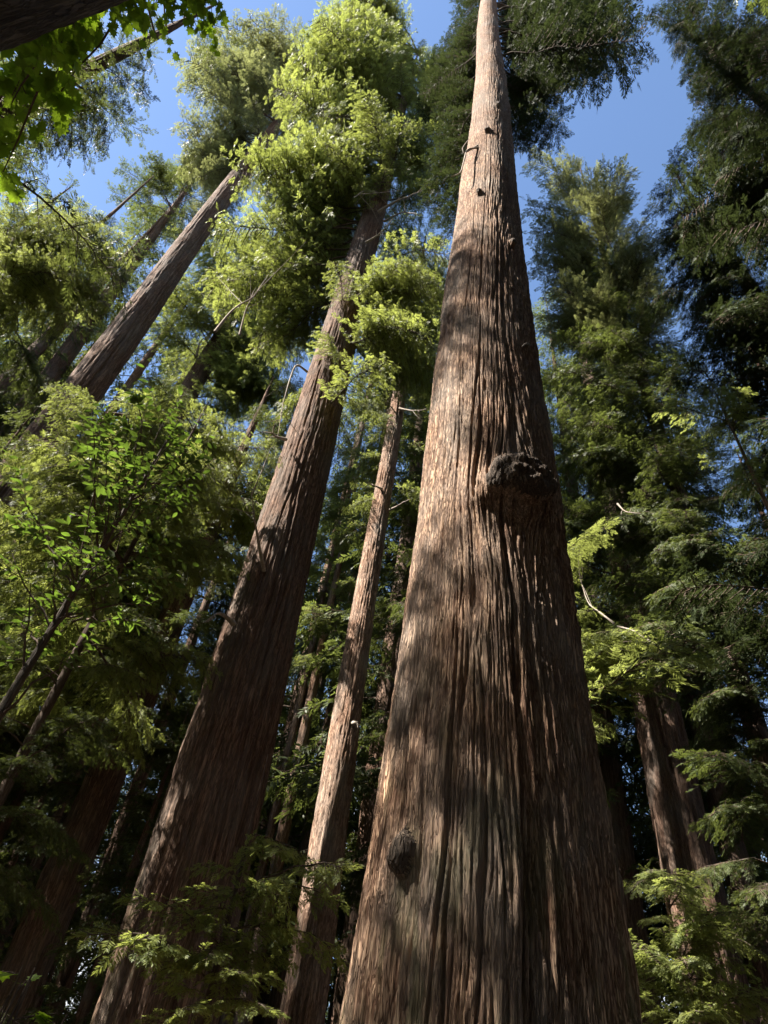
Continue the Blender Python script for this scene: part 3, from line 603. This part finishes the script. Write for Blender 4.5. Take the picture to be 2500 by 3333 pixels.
def build_left():
    for az, D, sd, h0, h1, L, n, sp, mat, lab, tips in [
        (-62, 12, 61, 13, 38, 4.2, 40, .75, 'conifer', 'dark conifer with thinning feathery crown left of the blue sky gap', [(500,80),(440,140),(480,200),(400,250),(470,330),(420,400),(350,330),(300,250),(330,150),(380,60),(440,450),(370,470),(300,420),(260,340),(520,30),(230,200),(200,420),(250,520)]),
        (-47, 29, 62, 25, 56, 5.5, 50, .8, 'conifer', 'dark shaded conifer between the yellow green leaves and the tall bare trunk', [(60,420),(120,480),(200,560),(280,600),(100,600),(360,600),(420,640),(300,660),(60,540),(440,560),(160,400),(480,680),(380,700)]),
        (-51, 16, 63, 9, 25, 5.0, 30, .5, 'redwood_y', 'sunlit yellow green tree with leafy rounded boughs below the dark conifers', [(60,690),(150,700),(230,740),(320,720),(400,760),(120,780),(50,820),(220,840),(320,840),(400,880),(140,900),(60,930),(260,930),(360,950),(180,990),(80,1020),(290,1010),(440,830)]),
        (-33, 21, 64, 6, 24, 4.5, 34, .6, 'redwood', 'mid green redwood filling the space between the leaning looking trunks', [(640,1420),(720,1400),(760,1480),(700,1560),(600,1650),(760,1640),(860,1620),(640,1760),(540,1800),(720,1760),(800,1720),(560,1560),(660,1500),(680,1840),(600,1900),(520,1700),(480,1880),(480,1420),(540,1380),(420,1500)])]:
        base, root, axis, radius = trunk_tree('conifer_tree', lab, az, D, [(-.3, 1.1), (2, .95), (h1*.5, .6), (h1, .08), (h1+.5, .03)], h1+.5, 40, 110, sd, 'bark', 1.0)
        rng = np.random.RandomState(sd+5)
        boughs(rng, root, base, axis, [(x, y, D*.92) for x, y in tips], 2, 35, (-1, 2), 'T' if sd == 61 else 'R', mat)
        crown(rng, root, base, axis, radius, h0, h1, L, n if sd != 63 else 16, 'T' if sd in (61, 63) else 'R', mat, tip_h=h1+4)
        if sd == 61:  # extra boughs out of view, added to cast the shadow patch on the giant
            for q in [(-10.7, 2.0, 33.2), (-10.2, 1.4, 34.5), (-11.3, 2.6, 32.0), (-9.9, 2.2, 31.2), (-10.6, 1.2, 30.0)]: place_bough(rng, root, base, base+axis(q[2]+.6), np.array(q), 'C', mat, False)
        if sd == 64: crown(rng, root, base, axis, radius, 5, h1*.8, L*.8, 24, 'R', mat, az=(az+110, az+250), tip_h=h1+4)
    labs = ['broad dark trunk in deep shade beside the hazel leaves', 'slender shaded redwood trunk left of the second big redwood', 'thick black trunk under the bay laurel leaves', 'thin spotted trunk in the dark understorey']
    for i, (p, D, d, h) in enumerate([((340,2540), 19, .95, 29), ((600,2164), 23, .45, 29), ((113,2088), 21, 1.15, 28), ((279,2442), 26, .3, 30)]):
        q = at(*p, D); az = math.degrees(math.atan2(q[0], q[1]))
        base, root, axis, radius = trunk_tree('redwood_tree', 'shaded redwood: '+labs[i] if False else labs[i], az, D, [(-.3, d*1.3), (2, d*1.1), (12, d), (h*.7, d*.6), (h, .05)], h, 48, 130, 70+i, 'bark', 1.3, freq=1.3)
        rng = np.random.RandomState(75+i)
        crown(rng, root, base, axis, radius, h*(.42, .8, .42, .8)[i], h-1, (4.2, 2.4, 4.2, 2.4)[i], 40, 'C', 'conifer', tip_h=h+2)
        if d > .8:
            crown(rng, root, base, axis, radius, 5, h*.5, 3.0, 20, 'C', 'conifer', tip_h=h+2)
            crown(rng, root, base, axis, radius, 9, h*.5, 2.6, 18, 'C', 'conifer', az=(az+110, az+250), tip_h=h+2)
build_left()

def build_infill():
    base, root, axis, radius = trunk_tree('young_redwood', 'leafy young redwood with bright green boughs at the left side of the second big redwood', -24.5, 14.3, [(-.3, .34), (1, .28), (10, .18), (18, .05), (19.5, .02)], 19.5, 24, 90, 95, 'twig', .7, sway=.3)
    rng = np.random.RandomState(96)
    crown(rng, root, base, axis, radius, 9, 19, 3.6, 46, 'R', 'redwood', tip_h=21, shape=1.4)
    crown(rng, root, base, axis, radius, 2.5, 9.5, 2.6, 18, 'C', 'conifer', az=(60, 250), tip_h=21)
    boughs(rng, root, base, axis, [(x, y, 13.8) for x, y in [(700,1400),(780,1380),(850,1330),(880,1420),(820,1480),(740,1500),(680,1560),(780,1600),(860,1560),(620,1680),(720,1700),(800,1700),(640,1820),(740,1840)]], 1, 25, (-.3, 1), 'R', 'redwood')
build_infill()

# understorey sapling in front of the second redwood's foot
def build_sapling():
    base, root, axis, radius = trunk_tree('young_redwood', 'young redwood sapling with dark feathery sprays and bright tips before the big trunk', -6.5, 9.5, [(-.3, .16), (1, .13), (4, .08), (6.5, .02)], 6.5, 16, 60, 91, 'twig', .4, sway=.2)
    rng = np.random.RandomState(92)
    tips = [(960,2760),(880,2780),(1020,2830),(780,2840),(900,2870),(1060,2860),(680,2850),(600,2880),(720,2930),(830,2960),(960,2940),(1040,2960),(520,2960),(620,3000),(460,3060),(400,3110),(560,3090),(700,3060),(800,3080),(900,3050),(1000,3060),(650,3150),(760,3170),(860,3180),(540,3220),(640,3260),(740,3290),(850,3300),(940,3200),(480,3180),(1050,3150),(430,3300)]
    boughs(rng, root, base, axis, [(x, y, 8.9) for x, y in tips], 1, 25, (-.3, .5), 'Y', 'redwood', False)
build_sapling()

# ================================================================== broad-leaved things near the camera, leaf by leaf
def leaf_mesh(name, mat, kind):
    if kind == 'oval': pts = [(0,0),(.14,.10),(.35,.19),(.6,.19),(.82,.11),(1,0),(.82,-.11),(.6,-.19),(.35,-.19),(.14,-.10)]
    else: pts = [(0,0),(-.08,.22),(.10,.20),(.05,.52),(.25,.40),(.38,.60),(.48,.38),(.72,.46),(.68,.22),(1,0),(.68,-.22),(.72,-.46),(.48,-.38),(.38,-.60),(.25,-.40),(.05,-.52),(.10,-.20),(-.08,-.22)]
    V = [(.45, 0, -.05)]+[(x, y, .10*abs(y)-.15*x*x) for x, y in pts]; n = len(pts)
    me = bpy.data.meshes.new(name); me.from_pydata(V, [], [(0, 1+i, 1+(i+1) % n) for i in range(n)]); me.materials.append(mat)
    a = me.attributes.new('tone', 'FLOAT', 'POINT'); a.data.foreach_set('value', [random.Random(name).uniform(.3, .7)]*len(V)); me.update(); return me
def set_tone(me, t): me.attributes['tone'].data.foreach_set('value', [t]*len(me.vertices))
def leaf_variants(mat, kind):
    r = []
    for i, t in enumerate((.15, .4, .65, .95)): me = leaf_mesh('leaf', mat, kind); set_tone(me, t); r.append(me)
    return r
def leafy(root, base, origin, clumps, meshes, size, seed, per, spread, r0, limit=290, tubmat='twig', loose=None, hang=.35):
    """twigs from origin(h) to each clump; leaves along them, each its own object up to the limit, the rest one part"""
    rng = np.random.RandomState(seed); rec = []
    tub = Tubes()
    for c in clumps:
        p1 = np.asarray(c, float); p0 = origin(p1)
        t = np.linspace(0, 1, 6); wob = rng.normal(0, .03*np.linalg.norm(p1-p0), (6, 3)); wob[0] = wob[-1] = 0
        path = p0+(p1-p0)*t[:, None]+wob; tub.add(path, r0*(1-.8*t)+.002, 5)
        for k in range(4):
            s = p0+(p1-p0)*rng.uniform(.5, 1); dirv = (p1-p0)/np.linalg.norm(p1-p0)*.6+rng.normal(0, .55, 3); dirv[2] *= .5
            e = s+dirv*spread; tub.add([s, (s+e)/2+[0, 0, .04*spread], e], [.005, .004, .0015], 3)
            for j in range(per):
                f = (j+rng.uniform(.2, 1))/per; q = s+(e-s)*f; d = dirv/np.linalg.norm(dirv)
                sd = np.cross(d, [0, 0, 1.]); sd /= np.linalg.norm(sd)+1e-9; a = math.radians(rng.uniform(35, 75))*(1 if j % 2 else -1)
                x = d*math.cos(a)+sd*math.sin(a)+np.array([0, 0, rng.uniform(-hang*1.6, .1)]); nn = np.array([0, 0, 1.])+rng.normal(0, .35, 3)
                x /= np.linalg.norm(x); y = np.cross(nn, x); y /= np.linalg.norm(y); rec.append((q, x, y, np.cross(x, y), size*rng.uniform(.7, 1.25)))
    link('branch_work', tub.mesh('branch_work', M[tubmat], base), root)
    P = np.array([q[0] for q in rec]); px, py, D, fr = project(P)
    vis = fr & (px > -40) & (px < 2540) & (py > -40) & (py < 3373); score = np.where(vis, -np.linalg.norm(P, axis=1), -1e6)
    order = np.argsort(-score); rest = []
    for n_, i in enumerate(order):
        q, x, y, z, s = rec[i]; me = meshes[rng.randint(len(meshes))]
        if n_ < limit and vis[i]:
            o = link('leaf', me, root); b = np.asarray(base)
            o.matrix_local = Matrix(((x[0]*s, y[0]*s, z[0]*s, q[0]-b[0]), (x[1]*s, y[1]*s, z[1]*s, q[1]-b[1]), (x[2]*s, y[2]*s, z[2]*s, q[2]-b[2]), (0, 0, 0, 1)))
        else: rest.append(i)
    if rest:
        co = np.array([v.co for v in meshes[0].vertices]); tris = np.array([p.vertices for p in meshes[0].polygons]); V = []; Q = []; T = []; k = 0
        for i in rest:
            q, x, y, z, s = rec[i]; V.append(q-np.asarray(base)+s*(co[:, :1]*x+co[:, 1:2]*y+co[:, 2:]*z)); Q.append(tris+k); k += len(co); T.append(np.full(len(co), rng.uniform(.1, .9)))
        o = link('leafage', mesh_np('leafage', np.concatenate(V), np.concatenate(Q), meshes[0].materials[0], np.concatenate(T)), root); o['kind'] = 'stuff'

def build_leafy():
    rng = np.random.RandomState(77)
    # bigleaf maple: its trunk crosses the upper left corner
    base = polar(-75.5, 3.4); root = thing('maple_tree', 'maple with dark trunk and backlit lobed leaves arching over the corner', 'tree', base)
    me, axis, radius = trunk_mesh('trunk', [(-.3, 1.6), (1, 1.3), (6, 1.05), (10, .95), (16, .6), (20, .1)], M['bark_grey'], 20, 110, 170, 19, .8, (0, 0), None, 1.4, sway=.1)
    link('trunk', me, root); mv = leaf_variants(M['maple'], 'lobed')
    cl = [at(x, y, D) for x, y, D in [(330,30,3.8),(400,20,4),(460,60,4.2),(500,30,4.2),(560,60,4.3),(620,30,4.2),(650,90,4.3),(690,90,4.4),(240,90,3.9),(180,170,4.2),(60,250,5.6),(120,230,5.6),(40,310,5.6),(110,330,5.6),(170,340,5.6),(20,370,5.6),(60,190,5.4),(10,560,5.8),(150,290,5.4),(600,-20,4),(450,-10,4),(140,120,4)]]
    dark = [c for c in cl if math.hypot(c[0], c[1]) < 5]; cl = [c for c in cl if math.hypot(c[0], c[1]) >= 5]
    leafy(root, base, lambda p: base+axis(p[2]-rng.uniform(-.3, .8))+[0, 0, 0], cl, mv, .17, 78, 5, .38, .02, limit=140)
    leafy(root, base, lambda p: base+axis(p[2]-rng.uniform(-.3, .8)), dark, mv, .10, 81, 8, .36, .015, limit=150)
    # bay laurel on the left
    q = at(330, 1700, 9.5); base = np.array([q[0], q[1], 0]); root = thing('bay_laurel', 'bay laurel with glossy oval green leaves, some glowing in a sunbeam', 'tree', base)
    me, axis, radius = trunk_mesh('trunk', [(-.3, .26), (1, .21), (6, .14), (11, .05), (12.5, .02)], M['bark_grey'], 12.5, 24, 80, 29, .4, (0, 0), None, 1.5, sway=.5)
    link('trunk', me, root); bv = leaf_variants(M['bay'], 'oval')
    c1 = [(500,1500),(560,1440),(450,1420),(600,1500),(520,1560),(400,1500),(330,1440),(300,1340),(350,1370),(420,1340),(320,1560),(400,1620),(480,1640),(560,1620),(300,1700),(400,1720),(440,1270),(540,1360),(620,1440),(580,1560),(640,1500)]
    c2 = [(60,1600),(120,1700),(40,1800),(180,1800),(260,1820),(340,1840),(100,1900),(220,1940),(330,1960),(440,1880),(60,2020),(160,2060),(280,2080),(420,2020),(540,1940),(480,1780)]
    cl = [at(x, y, 8.6+rng.uniform(-.8, .8)) for x, y in c1]+[at(x, y, 9.2+rng.uniform(-.8, .8)) for x, y in c2]
    leafy(root, base, lambda p: base+axis(max(.5, p[2]-rng.uniform(.2, 1.2))), cl, bv, .15, 79, 8, .7, .018, limit=290)
    # hazel shoot at the lower left
    q = at(100, 3260, 4.0); base = np.array([q[0], q[1], 0]); root = thing('hazel_shrub', 'hazel shoot with a few soft lobed leaves catching light in the dark', 'shrub', base)
    hv = leaf_variants(M['maple'], 'lobed'); cl = [at(x, y, 4.0) for x, y in [(75,3140),(115,3150),(100,3190),(70,3195),(30,3240),(130,3290),(220,3300)]]
    leafy(root, base, lambda p: base+np.array([0, 0, 0.]), cl, hv, .085, 80, 2, .10, .012)
build_leafy()

# ================================================================== the wood behind and around
def build_wood():
    variants = []
    bl = [bough_mesh('bough', 900+k, 5.0, .85, .62, .4, wide=.11, pairs=7, hang=.25) for k in range(4)]
    raw = []
    for me in bl:
        V = np.empty(len(me.vertices)*3, np.float32); me.vertices.foreach_get('co', V); Q = np.empty(len(me.loops), np.int32); me.loops.foreach_get('vertex_index', Q)
        T = np.empty(len(me.vertices), np.float32); me.attributes['tone'].data.foreach_get('value', T); mi = np.empty(len(me.polygons), np.int32); me.polygons.foreach_get('material_index', mi)
        raw.append((V.reshape(-1, 3), Q.reshape(-1, 4), T, mi)); bpy.data.meshes.remove(me)
    for k in range(4):
        rng = np.random.RandomState(200+k); H = 46
        prof = [(-.3, 1.35), (2, 1.15), (15, .95), (30, .6), (44, .1), (46, .03)]
        me, axis, radius = trunk_mesh('trunk', prof, M['bark'], H, 36, 90, 210+k, 1.2, (0, 0), None, 1.2)
        h0, Lm = [4, 7, 12, 6, 9][k], [5, 5.5, 5, 4.5, 6][k]; n = 92; VV, QQ, TT, MM = [], [], [], []; o = 0
        for i in range(n):
            f = (i+rng.uniform(0, 1))/n; h = h0+(H-1-h0)*f; a = rng.uniform(0, 2*math.pi)
            L = Lm*(.28+.72*(1-f))*rng.uniform(.6, 1.15)*min(1, .6+f*3); e = rng.uniform(-.3, .12)
            x = np.array([math.sin(a), math.cos(a), e]); x /= np.linalg.norm(x); y = np.cross([0, 0, 1.], x); y /= np.linalg.norm(y); z = np.cross(x, y)
            V, Q, T, mi = raw[rng.randint(4)]; s = L/5.0
            VV.append(axis(h)+s*(V[:, :1]*x+V[:, 1:2]*y*(1 if rng.uniform() < .5 else -1)+V[:, 2:]*z)); QQ.append(Q+o); TT.append(T); MM.append(mi); o += len(V)
        cm = mesh_np('crown', np.concatenate(VV), np.concatenate(QQ), M['twig'], np.concatenate(TT)); cm.materials.append(M['conifer'])
        cm.polygons.foreach_set('material_index', np.concatenate(MM)); variants.append((me, cm))
    rng = np.random.RandomState(300); placed = []
    def plant(az, D, s, k, label, group):
        p = polar(az, D); root = thing('redwood_tree', label, 'tree', p, group); root.rotation_euler[2] = rng.uniform(0, 6.28); sx = 1.0 if s > 1.8 and D < 20 else min(s, 1.25); root.scale = (sx, sx, s*rng.uniform(.92, 1.12))
        for nm, me in zip(('trunk', 'crown'), variants[k]): link(nm, me, root)
    for az, D, sc_, lab, grp in [(3, 31, 1.6, 2, 0), (8, 34, 1.65, 2, 0), (-5, 41, 1.75, 2, 0), (-1.5, 37, 1.6, 2, 0), (-33, 46, 1.9, 1, 0), (-38, 49, 1.9, 1, 0), (-43, 50, 1.9, 1, 0), (-28, 45, 1.8, 1, 0)]:
        placed.append(polar(az, D)); plant(az, D, sc_, int(D) % 4, ['', 'tall dark redwood in the background behind the long bare trunk', 'tall dark redwood in the background close behind the slim pale trunk'][lab], ['', 'tall redwoods behind the bare trunk', 'tall redwoods behind the slim trunk'][lab])
    n = 0
    for _ in range(4000):
        if n >= 120: break
        D = 34+51*rng.uniform(0, 1)**1.4; az = rng.uniform(-62, 62); p = polar(az, D)
        if 34 < az < 45 and D > 40: continue
        if any(np.hypot(*(p-q)[:2]) < 3.6 for q in placed): continue
        placed.append(p); s = rng.uniform(.8, 1.25)*(1.3 if (az < -38 or -12 < az < 12 or 16 < az < 48) and D < 60 else 1)
        sec = 0 if az < -42 else 1 if az < -12 else 2 if az < 12 else 3 if az < 30 else 4
        lab = ['dark redwood far behind the sunlit yellow green tree', 'dark redwood in the gloom behind the second big redwood and the bay laurel', 'dark redwood of the background between the two biggest trunks', 'dark redwood behind the massive shaded trunk beside the giant', 'dark redwood of the background beyond the thin sapling pole'][sec]
        grp = ['redwoods behind the yellow green tree', 'redwoods behind the second redwood', 'redwoods between the biggest trunks', 'redwoods behind the shaded trunk', 'redwoods beyond the sapling pole'][sec]
        plant(az, D, s, n % 4, lab, grp); n += 1
    n = 0
    for _ in range(4000):
        if n >= 30: break
        az = rng.uniform(-42, -12) if n < 21 else rng.uniform(19, 44); D = rng.uniform(17, 31); p = polar(az, D)
        if any(np.hypot(*(p-q)[:2]) < 3 for q in placed): continue
        placed.append(p); lf = az < 0
        plant(az, D, rng.uniform(.26, .42), n % 4, 'low young redwood filling the dark understorey beside the second big redwood' if lf else 'low young redwood filling the dark understorey beyond the giant', 'understorey redwoods by the second redwood' if lf else 'understorey redwoods beyond the giant'); n += 1
    # unseen redwoods added around the viewer to keep sun off trunks and crowns
    for i, (az, D, s) in enumerate([(-98, 14, .72), (-106, 13, 1.85), (-84, 12, .66), (-58, 27, .85), (-55, 33, .95), (-122, 24, 1.3), (-128, 9.5, 1.65), (-150, 14, 1.7), (168, 12, 1.6), (112, 18, 1.4), (-78, 36, 1.1), (-108, 38, 1.3), (140, 16, 1.6), (85, 24, 1.4)]):
        plant(az, D, s, i % 4, 'unseen redwood added outside the view for shade', 'redwoods added outside the view for shade')
    n = 0  # ring of unseen redwoods added to close off light from the low sky
    for _ in range(4000):
        if n >= 60: break
        az = rng.uniform(75, 290); D = rng.uniform(13, 48) if az < 210 else rng.uniform(42, 75); p = polar(az, D)
        if any(np.hypot(*(p-q)[:2]) < 6 for q in placed): continue
        placed.append(p); plant(az, D, rng.uniform(1.0, 1.6), n % 4, 'unseen redwood added outside the view for shade', 'redwoods added outside the view for shade'); n += 1
build_wood()
